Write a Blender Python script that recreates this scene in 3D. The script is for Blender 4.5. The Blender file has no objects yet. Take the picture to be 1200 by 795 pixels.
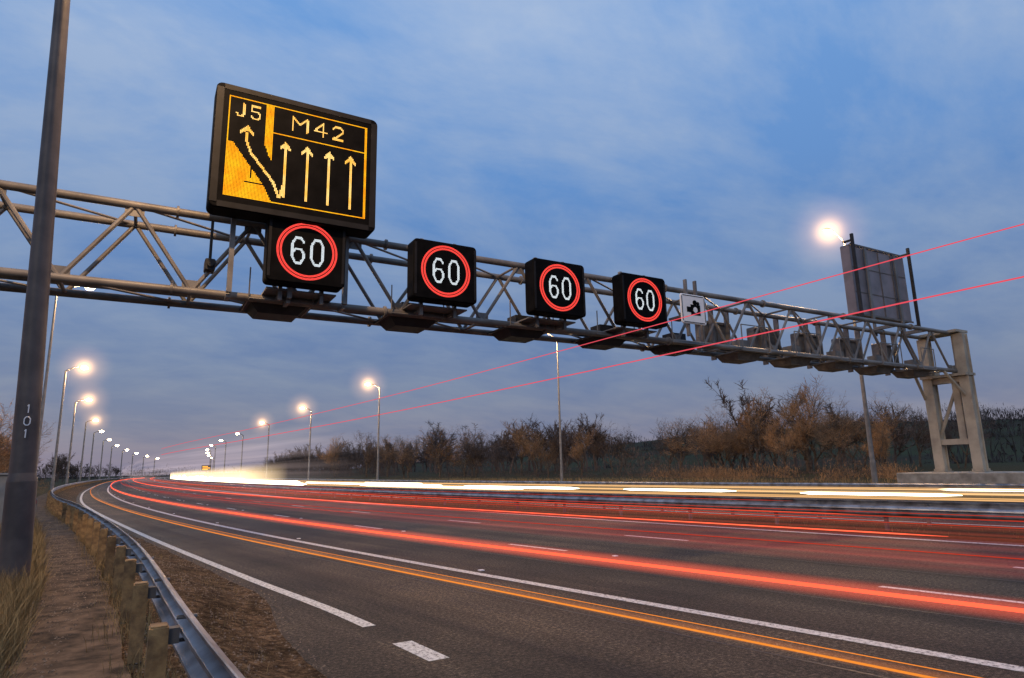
import bpy, math, random, bmesh
import numpy as np
from mathutils import Vector, Matrix, noise
random.seed(7); np.random.seed(7)
scene=bpy.context.scene
scene.view_settings.view_transform='Standard'
scene.view_settings.look='None'
scene.view_settings.exposure=0

# ------------------------------------------------------------ materials
def mat(name):
    m=bpy.data.materials.new(name); m.use_nodes=True
    nt=m.node_tree; nt.nodes.clear()
    out=nt.nodes.new('ShaderNodeOutputMaterial')
    return m,nt,out
def N(nt,t,**kw):
    n=nt.nodes.new('ShaderNode'+t)
    for k,v in kw.items(): setattr(n,k,v)
    return n
def L(nt,a,b): nt.links.new(a,b)
def ramp(nt,stops,fac=None):
    r=N(nt,'ValToRGB'); e=r.color_ramp.elements
    while len(e)<len(stops): e.new(0.5)
    for i,(p,c) in enumerate(stops):
        e[i].position=p; e[i].color=(c[0],c[1],c[2],1) if len(c)==3 else c
    if fac is not None: L(nt,fac,r.inputs[0])
    return r
def noisetex(nt,scale,detail=4,vec=None,rough=.55):
    n=N(nt,'TexNoise'); n.inputs['Scale'].default_value=scale
    n.inputs['Detail'].default_value=detail; n.inputs['Roughness'].default_value=rough
    if vec is not None: L(nt,vec,n.inputs['Vector'])
    return n
def worn(name,col,col2=None,rough=.6,metal=0,scale=3,bump=.15,bscale=60,spec=.5):
    m,nt,out=mat(name)
    b=N(nt,'BsdfPrincipled'); g=N(nt,'NewGeometry')
    n=noisetex(nt,scale,6,g.outputs['Position'])
    col2=col2 or tuple(c*.6 for c in col)
    r=ramp(nt,[(.35,col2),(.65,col)],n.outputs[0])
    L(nt,r.outputs[0],b.inputs['Base Color'])
    b.inputs['Roughness'].default_value=rough; b.inputs['Metallic'].default_value=metal
    b.inputs['Specular IOR Level'].default_value=spec
    n2=noisetex(nt,bscale,3,g.outputs['Position'])
    bp=N(nt,'Bump'); bp.inputs['Strength'].default_value=bump; bp.inputs['Distance'].default_value=.01
    L(nt,n2.outputs[0],bp.inputs['Height']); L(nt,bp.outputs[0],b.inputs['Normal'])
    L(nt,b.outputs[0],out.inputs[0])
    return m
def emis(name,col,st):
    m,nt,out=mat(name); e=N(nt,'Emission')
    e.inputs[0].default_value=(*col,1); e.inputs[1].default_value=st
    L(nt,e.outputs[0],out.inputs[0]); return m
def emis_var(name,col,col2,st,scale=2.0):
    m,nt,out=mat(name); e=N(nt,'Emission'); g=N(nt,'NewGeometry')
    n=noisetex(nt,scale,4,g.outputs['Position']); r=ramp(nt,[(.38,col2),(.62,col)],n.outputs[0])
    L(nt,r.outputs[0],e.inputs[0]); e.inputs[1].default_value=st
    L(nt,e.outputs[0],out.inputs[0]); return m
def soft(name,col,st,streak=False,power=2.0,rows=14):
    """additive light ribbon: falls off across its width (UV.y)"""
    m,nt,out=mat(name)
    e=N(nt,'Emission'); e.inputs[0].default_value=(*col,1)
    t=N(nt,'BsdfTransparent'); a=N(nt,'AddShader')
    uv=N(nt,'UVMap'); sp=N(nt,'SeparateXYZ'); L(nt,uv.outputs[0],sp.inputs[0])
    s=N(nt,'Math',operation='SUBTRACT'); s.inputs[0].default_value=1; L(nt,sp.outputs[1],s.inputs[1])
    mu=N(nt,'Math',operation='MULTIPLY'); L(nt,sp.outputs[1],mu.inputs[0]); L(nt,s.outputs[0],mu.inputs[1])
    m4=N(nt,'Math',operation='MULTIPLY'); m4.inputs[1].default_value=4; L(nt,mu.outputs[0],m4.inputs[0])
    pw=N(nt,'Math',operation='POWER'); pw.inputs[1].default_value=power; L(nt,m4.outputs[0],pw.inputs[0])
    s2=N(nt,'Math',operation='SUBTRACT'); s2.inputs[0].default_value=1; L(nt,sp.outputs[0],s2.inputs[1])
    mu2=N(nt,'Math',operation='MULTIPLY'); L(nt,sp.outputs[0],mu2.inputs[0]); L(nt,s2.outputs[0],mu2.inputs[1])
    m8=N(nt,'Math',operation='MULTIPLY'); m8.inputs[1].default_value=12; m8.use_clamp=True; L(nt,mu2.outputs[0],m8.inputs[0])
    f=N(nt,'Math',operation='MULTIPLY'); L(nt,pw.outputs[0],f.inputs[0]); L(nt,m8.outputs[0],f.inputs[1])
    last=f
    if streak:
        mp=N(nt,'Mapping'); mp.inputs['Scale'].default_value=(3,rows,1); L(nt,uv.outputs[0],mp.inputs[0])
        n=noisetex(nt,1.0,5,mp.outputs[0]); r=ramp(nt,[(.35,(0,0,0)),(.75,(1,1,1))],n.outputs[0])
        k=N(nt,'Math',operation='MULTIPLY'); L(nt,last.outputs[0],k.inputs[0]); L(nt,r.outputs[0],k.inputs[1]); last=k
    st_=N(nt,'Math',operation='MULTIPLY'); st_.inputs[1].default_value=st; L(nt,last.outputs[0],st_.inputs[0])
    L(nt,st_.outputs[0],e.inputs[1])
    L(nt,e.outputs[0],a.inputs[0]); L(nt,t.outputs[0],a.inputs[1]); L(nt,a.outputs[0],out.inputs[0])
    return m

def asphalt():
    m,nt,out=mat('asphalt'); b=N(nt,'BsdfPrincipled'); g=N(nt,'NewGeometry'); uv=N(nt,'UVMap')
    fine=noisetex(nt,20,8,g.outputs['Position'],.95)
    big=noisetex(nt,.3,5,g.outputs['Position'])
    mp=N(nt,'Mapping'); mp.inputs['Scale'].default_value=(.9,.03,1); L(nt,uv.outputs[0],mp.inputs[0])
    st=noisetex(nt,1.3,5,mp.outputs[0])
    r1=ramp(nt,[(.40,(.012,.0095,.0075)),(.5,(.055,.044,.033)),(.60,(.32,.26,.195))],fine.outputs[0])
    r2=ramp(nt,[(.36,(.45,.44,.43)),(.64,(1.2,1.14,1.05))],st.outputs[0])
    mx=N(nt,'Mix',data_type='RGBA',blend_type='MULTIPLY'); mx.inputs[0].default_value=1
    L(nt,r1.outputs[0],mx.inputs[6]); L(nt,r2.outputs[0],mx.inputs[7])
    r3=ramp(nt,[(.38,(.55,.55,.56)),(.62,(1.1,1.05,.98))],big.outputs[0])
    mx2=N(nt,'Mix',data_type='RGBA',blend_type='MULTIPLY'); mx2.inputs[0].default_value=1
    L(nt,mx.outputs[2],mx2.inputs[6]); L(nt,r3.outputs[0],mx2.inputs[7])
    v=N(nt,'TexVoronoi',feature='DISTANCE_TO_EDGE'); v.inputs['Scale'].default_value=.22
    wn=noisetex(nt,1.2,5,g.outputs['Position'])
    va=N(nt,'VectorMath',operation='ADD'); L(nt,g.outputs['Position'],va.inputs[0]); L(nt,wn.outputs[1],va.inputs[1]); L(nt,va.outputs[0],v.inputs['Vector'])
    rc=ramp(nt,[(0,(.25,.25,.25)),(.005,(1,1,1))],v.outputs[0])
    mx3=N(nt,'Mix',data_type='RGBA',blend_type='MULTIPLY'); mx3.inputs[0].default_value=.7
    L(nt,mx2.outputs[2],mx3.inputs[6]); L(nt,rc.outputs[0],mx3.inputs[7])
    L(nt,mx3.outputs[2],b.inputs['Base Color'])
    b.inputs['Roughness'].default_value=.7; b.inputs['Specular IOR Level'].default_value=.25
    bp=N(nt,'Bump'); bp.inputs['Strength'].default_value=1; bp.inputs['Distance'].default_value=.02
    L(nt,fine.outputs[0],bp.inputs['Height']); L(nt,bp.outputs[0],b.inputs['Normal'])
    L(nt,b.outputs[0],out.inputs[0]); return m

def paint():
    m,nt,out=mat('road_paint'); b=N(nt,'BsdfPrincipled'); g=N(nt,'NewGeometry')
    n=noisetex(nt,18,6,g.outputs['Position'],.8)
    r=ramp(nt,[(.40,(.08,.07,.065)),(.48,(.58,.56,.52)),(.7,(.8,.78,.74))],n.outputs[0])
    L(nt,r.outputs[0],b.inputs['Base Color']); b.inputs['Roughness'].default_value=.6
    L(nt,b.outputs[0],out.inputs[0]); return m

def groundmat():
    m,nt,out=mat('verge_ground'); b=N(nt,'BsdfPrincipled'); g=N(nt,'NewGeometry')
    at=N(nt,'Attribute'); at.attribute_name='dirt'
    n1=noisetex(nt,1.1,8,g.outputs['Position'],.7); n2=noisetex(nt,9,8,g.outputs['Position'],.85); n3=noisetex(nt,.02,5,g.outputs['Position'])
    n4=noisetex(nt,1.6,6,g.outputs['Position'],.65)
    dirt=ramp(nt,[(.38,(.026,.016,.009)),(.5,(.11,.07,.042)),(.62,(.32,.22,.14))],n2.outputs[0])
    dk=ramp(nt,[(.38,(.42,.40,.30)),(.62,(1.15,1.1,1.0))],n4.outputs[0])
    dm=N(nt,'Mix',data_type='RGBA',blend_type='MULTIPLY'); dm.inputs[0].default_value=1; L(nt,dirt.outputs[0],dm.inputs[6]); L(nt,dk.outputs[0],dm.inputs[7])
    grass=ramp(nt,[(.3,(.022,.020,.009)),(.55,(.07,.055,.025)),(.75,(.16,.12,.055))],n2.outputs[0])
    field=ramp(nt,[(.4,(.045,.05,.02)),(.6,(.04,.032,.018))],n3.outputs[0])
    at2=N(nt,'Attribute'); at2.attribute_name='far'
    mg=N(nt,'Mix',data_type='RGBA'); L(nt,at2.outputs['Fac'],mg.inputs[0]); L(nt,grass.outputs[0],mg.inputs[6]); L(nt,field.outputs[0],mg.inputs[7])
    ad=N(nt,'Math',operation='ADD'); L(nt,at.outputs['Fac'],ad.inputs[0]); L(nt,n1.outputs[0],ad.inputs[1])
    rr=ramp(nt,[(.75,(0,0,0)),(.95,(1,1,1))],None)
    hf=N(nt,'Math',operation='MULTIPLY'); hf.inputs[1].default_value=.7; L(nt,ad.outputs[0],hf.inputs[0]); L(nt,hf.outputs[0],rr.inputs[0])
    mx=N(nt,'Mix',data_type='RGBA'); L(nt,rr.outputs[0],mx.inputs[0]); L(nt,mg.outputs[2],mx.inputs[6]); L(nt,dm.outputs[2],mx.inputs[7])
    L(nt,mx.outputs[2],b.inputs['Base Color']); b.inputs['Roughness'].default_value=.95; b.inputs['Specular IOR Level'].default_value=.1
    bp=N(nt,'Bump'); bp.inputs['Strength'].default_value=1; bp.inputs['Distance'].default_value=.06
    L(nt,n2.outputs[0],bp.inputs['Height']); L(nt,bp.outputs[0],b.inputs['Normal'])
    L(nt,b.outputs[0],out.inputs[0]); return m

M_asph=asphalt(); M_paint=paint(); M_ground=groundmat()
M_path=worn('path_surface',(.15,.105,.072),(.034,.026,.019),.95,0,4,1,30,.15)
M_stone=worn('stone_chips',(.28,.21,.15),(.08,.06,.045),.9,0,9)
M_steel=worn('galvanised_steel',(.22,.21,.20),(.12,.115,.115),.5,.25,1.5,.1)
M_steel2=worn('painted_gantry_steel',(.225,.205,.185),(.11,.10,.095),.5,.1,1.2,.1)
M_frame=worn('end_frame_paint',(.46,.40,.31),(.29,.25,.20),.6,0,1.2,.1)
M_rail=worn('barrier_steel',(.36,.38,.42),(.15,.15,.16),.42,.6,2.5,.12)
M_wood=worn('barrier_post_wood',(.36,.23,.10),(.15,.09,.045),.85,0,9,.5)
M_pole=worn('lamp_post_steel',(.12,.10,.095),(.06,.05,.05),.55,.2,2,.15)
M_polel=worn('lamp_post_pale',(.26,.25,.24),(.17,.165,.16),.55,.2,2,.15)
M_black=worn('sign_black',(.005,.005,.006),(.0025,.0025,.003),.7,0,3,.02,60,.05)
M_dark=worn('sign_housing',(.035,.035,.037),(.02,.02,.022),.6,0,3,.05,60,.25)
M_bez=worn('sign_bezel',(.014,.014,.017),(.009,.009,.010),.6,0,3,.05,60,.15)
M_box=worn('equipment_grey',(.17,.15,.135),(.09,.08,.075),.6,0,3,.1)
M_back=worn('sign_back_panel',(.25,.22,.24),(.16,.145,.16),.5,.1,1.0,.05)
M_conc=worn('concrete',(.40,.37,.32),(.22,.20,.17),.9,0,2,.5,20)
M_amber=emis_var('amber_led',(1,.50,.012),(1,.34,.008),1.75,3)
M_amberpale=emis_var('amber_led_pale',(1,.64,.20),(1,.48,.07),1.9,2.5)
M_redled=emis('red_led',(1,.07,.055),1.6)
M_whiteled=emis('white_led',(.86,.94,1),1.5)
M_white=worn('reflective_white',(.85,.85,.87),(.75,.75,.77),.4)
M_lamp=emis('sodium_lamp_lens',(1,.74,.40),60)
M_bark=worn('bark',(.12,.085,.055),(.055,.04,.028),.9)
M_twigw=worn('twigs_warm',(.38,.205,.09),(.17,.10,.05),.9,0,.25)  # orange-brown twigs, with lamplight on the lit trees put into the colour
M_twigd=worn('twigs_dark',(.135,.09,.068),(.06,.046,.04),.9,0,.1)
M_grass=worn('dry_grass',(.33,.225,.095),(.12,.085,.035),.9,0,2)

# ------------------------------------------------------------ mesh helpers
def mesh_obj(name,verts,faces,mt,parent=None,smooth=False,uvs=None):
    me=bpy.data.meshes.new(name); me.from_pydata([tuple(v) for v in verts],[],faces); me.update()
    if uvs is not None:
        l=me.uv_layers.new(name='UVMap'); idx=np.zeros(len(me.loops),dtype=np.int32); me.loops.foreach_get('vertex_index',idx)
        l.data.foreach_set('uv',np.asarray(uvs,dtype=np.float32)[idx].ravel())
    if smooth: me.polygons.foreach_set('use_smooth',[True]*len(me.polygons))
    mts=mt if isinstance(mt,(list,tuple)) else [mt]
    for x in mts: me.materials.append(x)
    o=bpy.data.objects.new(name,me); scene.collection.objects.link(o)
    if parent: o.parent=parent
    return o
def empty(name,loc=(0,0,0)):
    e=bpy.data.objects.new(name,None); e.location=loc; scene.collection.objects.link(e); return e
class B:
    """accumulates simple solids into one mesh"""
    def __init__(s): s.v=[]; s.f=[]
    def box(s,x0,x1,y0,y1,z0,z1,bev=0):
        i=len(s.v)
        if bev<=0:
            s.v+=[(x,y,z) for z in (z0,z1) for x,y in ((x0,y0),(x1,y0),(x1,y1),(x0,y1))]
            s.f+=[(i,i+3,i+2,i+1),(i+4,i+5,i+6,i+7)]+[(i+k,i+(k+1)%4,i+4+(k+1)%4,i+4+k) for k in range(4)]
        else:
            s.rbox(x0,x1,y0,y1,z0,z1,bev)
        return s
    def rbox(s,x0,x1,y0,y1,z0,z1,r,seg=4):
        def ring(y,ins):
            pts=[]
            for cx,cz,a0 in ((x1-r,z1-r,0),(x0+r,z1-r,90),(x0+r,z0+r,180),(x1-r,z0+r,270)):
                for k in range(seg+1):
                    a=math.radians(a0+90*k/seg); pts.append((cx+(r-ins)*math.cos(a),y,cz+(r-ins)*math.sin(a)))
            return pts
        c=min(r*.35,.03); rings=[ring(y0,c),ring(y0+c,0),ring(y1-c,0),ring(y1,c)]
        n=len(rings[0]); i=len(s.v)
        for rr in rings: s.v+=rr
        for q in range(3):
            for k in range(n):
                a=i+q*n+k; b=i+q*n+(k+1)%n
                s.f.append((a,a+n,b+n,b))
        s.f.append(tuple(i+k for k in range(n))); s.f.append(tuple(i+3*n+k for k in reversed(range(n))))
    def rod(s,p,q,r0,r1=None,n=8,cap=True):
        r1=r0 if r1 is None else r1
        p=Vector(p); q=Vector(q); d=(q-p)
        if d.length<1e-6: return s
        d.normalize(); a=d.orthogonal().normalized(); b=d.cross(a)
        i=len(s.v)
        for c,r in ((p,r0),(q,r1)):
            for k in range(n):
                t=2*math.pi*k/n+math.pi/n; s.v.append(tuple(c+a*math.cos(t)*r+b*math.sin(t)*r))
        for k in range(n): s.f.append((i+k,i+(k+1)%n,i+n+(k+1)%n,i+n+k))
        if cap: s.f.append(tuple(i+k for k in reversed(range(n)))); s.f.append(tuple(i+n+k for k in range(n)))
        return s
    def make(s,name,mt,parent=None,smooth=False): return mesh_obj(name,s.v,s.f,mt,parent,smooth)
def smooth_auto(o,ang=40):
    me=o.data; me.polygons.foreach_set('use_smooth',[True]*len(me.polygons))
    try: me.set_sharp_from_angle(angle=math.radians(ang))
    except Exception: pass

# ------------------------------------------------------------ road alignment
def hermite(pts):
    xs=[p[0] for p in pts]; ys=[p[1] for p in pts]; n=len(xs); m=[]
    for i in range(n):
        if i==0: m.append((ys[1]-ys[0])/(xs[1]-xs[0]))
        elif i==n-1: m.append((ys[-1]-ys[-2])/(xs[-1]-xs[-2]))
        else:
            h0=xs[i]-xs[i-1]; h1=xs[i+1]-xs[i]
            m.append(((ys[i]-ys[i-1])/h0*h1+(ys[i+1]-ys[i])/h1*h0)/(h0+h1))
    def f(x):
        if x<=xs[0]: return ys[0]+m[0]*(x-xs[0])
        if x>=xs[-1]: return ys[-1]+m[-1]*(x-xs[-1])
        i=max(k for k in range(n-1) if xs[k]<=x)
        h=xs[i+1]-xs[i]; t=(x-xs[i])/h
        return (2*t**3-3*t*t+1)*ys[i]+(t**3-2*t*t+t)*h*m[i]+(-2*t**3+3*t*t)*ys[i+1]+(t**3-t*t)*h*m[i+1]
    return f
S=hermite([(-80,24.8),(-20,12.3),(0,8.2),(7.2,6.75),(14.1,5.35),(20,4.25),(30.9,2.5),(55,-.4),(91,-3.0),(136,-4.8),(186,-6.0),(232,-6.6),(286,-6.5),(350,-5.2),(450,-1),(600,9),(900,45)])
EDGE=hermite([(-80,-5.3),(0,-5.3),(6.8,-5.1),(9.3,-4.6),(11.5,-3.95),(14,-3.75),(31,-3.2),(60,-3.15),(900,-3.15)])
LL=hermite([(-80,-4),(0,-4),(7.3,-3.84),(8.85,-3.66),(13.6,-3.42),(31,-2.88),(60,-2.8),(900,-2.8)])
BAR=hermite([(-80,-7.8),(0,-7.45),(3.5,-7.05),(11.7,-5.9),(25,-4.95),(40,-4.9),(900,-4.9)])
def ysamp(y0,y1):
    ys=[y0]; y=y0
    while y<y1:
        st=.8 if abs(y)<35 else (2 if abs(y)<100 else (5 if y<300 else 12))
        y=min(y+st,y1); ys.append(y)
    return ys
def sm(t): t=max(0,min(1,t)); return t*t*(3-2*t)

# ground sheet
ys=[-700,-400,-200,-120]+ysamp(-80,600)+[650,700,800,900,1100,1400,1900,2600,3500]
leftT=[1500,900,500,300,180,110,70,45,30,22,16,12,9,7,5.5,4.5,3.6,3,2.5,2,1.6,1.3,1,.7,.4,.15,.02]
cols_mid=[-1,5,11.5,11.72,11.9,12.6,13.7,14.8,15.5,15.68,16,23,30.6]
right=[30.82,31.2,32,33,34,36,38,41,45,50,56,64,74,86,100,120,150,190,240,320,420,560,760,1100,1700,2600]
def gz_left(t,x,y):
    z=.35*sm(t/1.6)
    if t>8: z+=.02*min(t-8,60)*sm((t-8)/20)
    return z
def hill(u,x,y):
    z=.02+.42*sm((u-31)/2.5)
    if u>46: z+=0.8*sm((u-46)/30)
    if u>80:
        z+= (30*sm((u-85)/330))*(.72+.5*noise.noise(Vector((x*.0032,y*.0032,3.1))))*(1-.75*sm((y-260)/900))
    return z
V=[];F=[];dirt=[];far=[]
for y in ys:
    s=S(min(max(y,-80),900)) ; e=EDGE(y)
    row=[]
    for t in leftT:
        x=s+e-t; z=gz_left(t,x,y)+(.03*noise.noise(Vector((x*1.3,y*1.3,0))) if t>.3 else 0)
        d=1.0 if t<2.4 else (.45 if t<3.2 else 0.0)
        row.append((x,y,z,d,sm((t-40)/60)))
    for u in cols_mid:
        z=-.04 if (u<11.6 or u>15.6) else .05
        if u in(11.72,15.68): z=.003
        row.append((s+u,y,z,.5 if 11.6<u<15.7 else 0,0))
    for u in right:
        x=s+u; z=hill(u,x,y)
        if u==30.82: z=.003
        row.append((x,y,z,.25 if u<36 else 0,sm((u-60)/60)))
    n=len(row); i0=len(V)
    for r in row: V.append(r[:3]); dirt.append(r[3]); far.append(r[4])
    if i0:
        for k in range(n-1): F.append((i0-n+k,i0-n+k+1,i0+k+1,i0+k))
g=mesh_obj('ground',V,F,M_ground,smooth=True)
for nm,arr in(('dirt',dirt),('far',far)):
    a=g.data.attributes.new(nm,'FLOAT','POINT'); a.data.foreach_set('value',arr)

def strip(name,f0,f1,y0,y1,z,mt,div=1,parent=None,zf=None):
    Vv=[];Ff=[];U=[]
    for y in ysamp(y0,y1):
        s=S(y); a=f0(y) if callable(f0) else f0; b=f1(y) if callable(f1) else f1
        for k in range(div+1):
            u=a+(b-a)*k/div; Vv.append((s+u,y,z if zf is None else zf(u,y))); U.append((u,y))
    w=div+1
    for r in range(len(Vv)//w-1):
        for k in range(div): Ff.append((r*w+k,r*w+k+1,(r+1)*w+k+1,(r+1)*w+k))
    return mesh_obj(name,Vv,Ff,mt,parent,uvs=U)
strip('motorway_carriageway',lambda y:EDGE(y)+.1*noise.noise(Vector((y*1.7,0,0))),11.7,-80,900,0,M_asph,4)
strip('motorway_carriageway',15.7,30.8,-80,900,0,M_asph,4)
strip('footpath',lambda y:BAR(y)-1.12+.14*noise.noise(Vector((y*.8,3,0))),lambda y:BAR(y)-.22+.1*noise.noise(Vector((y*.9,9,0))),-20,120,.0,M_path,3,None,lambda u,y:.36+.022+.02*noise.noise(Vector((u*2,y,0))))
MB=[];MF=[]
def mark(u0,u1,y0,y1,z=.004,fn=None):
    r=ysamp(y0,y1); i=len(MB)
    for y in r:
        o=fn(y) if fn else 0
        MB.append((S(y)+u0+o,y,z)); MB.append((S(y)+u1+o,y,z))
    for k in range(len(r)-1): a=i+2*k; MF.append((a,a+1,a+3,a+2))
mark(-.1,.1,-60,600); mark(-.09,.09,8.75,500,fn=LL); mark(-.12,.12,6.85,7.75,fn=LL)
mark(11.0,11.2,-60,600); mark(16.2,16.4,-60,600); mark(27.3,27.5,-60,600)
for u,ph in((3.65,4.5),(7.3,4.2),(20.1,3),(23.7,3)):
    y=ph-45
    while y<420: mark(u-.065,u+.065,y,y+2.1); y+=9
mesh_obj('road_markings',MB,MF,M_paint)
MB=[];MF=[]
for u in(-1.2,2.1,5.6): mark(u,u+.03,-30,200,.003)
mesh_obj('road_joint_seal',MB,MF,worn('tar',(.03,.028,.026),None,.5))
b=B(); y=3
while y<140:
    for u in(.28,3.65):
        x=S(y)+u; b.box(x-.05,x+.05,y-.05,y+.05,.005,.022)
    y+=9
b.make('road_studs',M_white)

# ------------------------------------------------------------ barriers
def wbeam(name,uf,y0,y1,zb,ztop,post_u,post_dy,y_first,mtp,prof_sign=1,postw=.07,posth=.06,jit=0):
    root=empty(name)
    prof=[(0,0),(0.0,.02),(.07,.06),(.08,.10),(.01,.14),(.01,.17),(.08,.21),(.07,.25),(0,.29),(0,.31)]
    prof=[(a*prof_sign,b-.31+ztop) for a,b in prof]
    Vv=[];Ff=[]
    rr=ysamp(y0,y1)
    pr=prof+[(a-.012*prof_sign,b) for a,b in reversed(prof)]
    n=len(pr)
    for y in rr:
        s=S(y)+uf(y)
        for a,b in pr: Vv.append((s+a,y,b))
    for k in range(len(rr)-1):
        for j in range(n): a=k*n+j; b=k*n+(j+1)%n; Ff.append((a,b,b+n,a+n))
    o=mesh_obj('rail',Vv,Ff,M_rail,root,smooth=True); smooth_auto(o,50)
    pb=B(); sb=B(); y=y_first; rj=random.Random(4)
    while y<y1 and y<260:
        x=S(y)+uf(y)+post_u; dz_=rj.uniform(-jit,jit*.5)
        i=len(pb.v); lean=rj.uniform(-jit,jit)*.6
        pb.box(x-postw,x+postw,y-posth,y+posth,zb-.1,ztop-.09+dz_)
        pb.box(x-postw*.85,x+postw*.85,y-posth*.85,y+posth*.85,ztop-.09+dz_,ztop-.078+dz_)
        for q in range(i,len(pb.v)):
            vx,vy,vz=pb.v[q]; pb.v[q]=(vx,vy+lean*(vz-zb),vz)
        a,b=sorted((x+math.copysign(postw,-post_u),x-post_u-.012*prof_sign*1.0))
        if b-a>.005: sb.box(a,b,y-.04,y+.04,ztop-.22,ztop-.12)
        for dz in(.08,.23):
            sb.rod((x-post_u-.03,y+.1,ztop-dz),(x-post_u+.1,y+.1,ztop-dz),.014,n=6)
        y+=post_dy
    pb.make('posts',mtp,root); sb.make('brackets',M_steel,root)
    return root
wbeam('crash_barrier',BAR,-20,500,.3,1.1,-.14,1.95,-14.3+.03,M_wood,1,.06,.075,.03)
wbeam('crash_barrier',lambda y:12.5,-60,600,.0,.74,.12,3.2,-40,M_steel,-1,.05,.04)
wbeam('crash_barrier',lambda y:14.9,-60,600,.0,.74,-.12,3.2,-40,M_steel,1,.05,.04)
wbeam('crash_barrier',lambda y:31.6,-60,600,.1,.76,.12,3.2,-40,M_steel,-1,.05,.04)

# ------------------------------------------------------------ gantry
G=empty('motorway_gantry')
ZB,ZT=6.70,8.82; YF,YR=18.2,19.7; X0,X1=-6.0,38.3
ch=B()
for y in(YF,YR):
    for z in(ZB,ZT): ch.rod((X0,y,z),(X1+1.2 if z==ZT else X1+.5,y,z),.11,n=12)
for k in range(1,8):
    x=X0+k*5.7+.6
    for y in(YF,YR):
        for z in(ZB,ZT): ch.rod((x-.03,y,z),(x+.03,y,z),.165,n=14)
o=ch.make('chords',M_steel2,G); smooth_auto(o)
dg=B()
bay=2.85; nb=-2.1
for y,off in((YF,0),(YR,0)):
    for k in range(-2,16):
        xb=nb+off+bay*k; xt=xb+bay/2
        def ok(x): return X0-.1<=x<=X1+.3
        if ok(xb) and ok(xt): dg.rod((xb,y,ZB),(xt,y,ZT),.058,n=8)
        if ok(xb+bay) and ok(xt): dg.rod((xt,y,ZT),(xb+bay,y,ZB),.058,n=8)
for z,w in((ZT,.045),(ZB,.045)):
    for k in range(-2,16):
        xa=nb+bay*k+(bay/2 if z==ZT else 0)
        if X0<=xa<=X1: dg.rod((xa,YF,z),(xa,YR,z),w,n=8)
        if X0<=xa and xa+bay<=X1+.2: dg.rod((xa,YF,z),(xa+bay,YR,z),w*.8,n=6)
o=dg.make('bracing',M_steel2,G); smooth_auto(o)
ct=B(); ct.box(X0,X1,YR-.55,YR-.25,ZB+.14,ZB+.19); ct.box(X0,X1,YR-.55,YR-.53,ZB+.19,ZB+.26); ct.box(X0,X1,YR-.27,YR-.25,ZB+.19,ZB+.26)
for q in(.34,.4,.46): ct.rod((X0,YR-q,ZB+.22),(X1,YR-q,ZB+.22),.02,n=6)
for k in range(-1,15):
    xb=nb+bay*k
    if X0<xb<X1:
        ct.box(xb-.22,xb+.22,YF-.012,YF+.012,ZB+.08,ZB+.3)
        xt=xb+bay/2
        if xt<X1: ct.box(xt-.22,xt+.22,YF-.012,YF+.012,ZT-.3,ZT-.08)
ct.make('cable_tray_and_gussets',M_steel,G)
ef=B(); XC=38.6
for y in(17.85,19.75):
    ef.box(XC-.24,XC+.24,y-.17,y+.17,1.34,ZT-.05)
    ef.box(XC-.42,XC+.42,y-.34,y+.34,1.27,1.34)
    for sx in(-1,1):
        for sy in(-1,1): ef.rod((XC+sx*.33,y+sy*.25,1.34),(XC+sx*.33,y+sy*.25,1.46),.035,n=6)
    for sx in(-1,1): ef.box(XC+sx*.26-.02,XC+sx*.26+.02,y-.25,y+.25,1.34,ZT-.1)
ef.box(XC-.2,XC+.2,18.03,19.57,2.75,3.05); ef.box(XC-.2,XC+.2,18.03,19.57,6.1,6.4)
ef.box(XC-.08,XC+.08,18.25,18.6,3.05,6.1); ef.rod((XC,18.4,5.9),(XC,19.6,3.2),.09)
ef.box(XC-.5,XC+.5,17.6,20.0,6.42,6.56); ef.box(XC-.6,XC+.6,17.7,19.9,ZT-.02,ZT+.12)
for y in(YF,YR):
    ef.rod((XC-1.6,y,ZB),(XC-.2,y-.3*(1 if y==YF else -1),5.3),.08)
    ef.rod((XC,y,ZB),(XC,y,ZT),.1)
    ef.box(XC-.03,XC+.5,y-.3,y+.3,ZB-.2,ZB+.35)
ef.make('end_frame',M_frame,G)
ef=B()
for y in(17.85,19.75): ef.box(X0-.3,X0+.1,y-.17,y+.17,.3,ZT)
ef.box(X0-.2,X0,18.03,19.57,2.45,2.75)
ef.make('end_frame_near',M_frame,G)
pl=B(); pl.box(37.3,40.6,15.2,21.6,.2,1.27,.05); pl.box(37.1,40.8,15.0,21.8,.0,.7,.05)
pl.make('concrete_plinth',M_conc,G)
def housing(b,xc,y0,y1,z0,z1,w):
    i=len(b.v); a=w/2
    b.v+=[(xc-a*.72,y0+.15,z0),(xc+a*.72,y0+.15,z0),(xc+a*.72,y1-.15,z0),(xc-a*.72,y1-.15,z0),(xc-a,y0,z1),(xc+a,y0,z1),(xc+a,y1,z1),(xc-a,y1,z1)]
    b.f+=[(i,i+3,i+2,i+1),(i+4,i+5,i+6,i+7)]+[(i+k,i+(k+1)%4,i+4+(k+1)%4,i+4+k) for k in range(4)]
hb=B(); hr=B()
for xc in(3.0,7.0,11.1,14.7,18.3):
    housing(hb,xc,18.35,19.55,6.38,6.62,1.5); hb.box(xc-.9,xc+.9,18.3,19.6,6.62,6.66)
    hb.box(xc-.35,xc+.35,18.5,19.1,6.66,7.15)
    for sx in(-.85,.85):
        hr.rod((xc+sx,18.0,6.64),(xc+sx,18.0,7.5),.02,n=6); hr.rod((xc+sx,18.0,6.64),(xc+sx,19.6,6.64),.03,n=6)
    hr.rod((xc-.85,18.0,6.64),(xc+.85,18.0,6.64),.03,n=6)
hb.make('equipment_housings',M_dark,G); hr.make('service_rails',M_steel,G)
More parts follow.
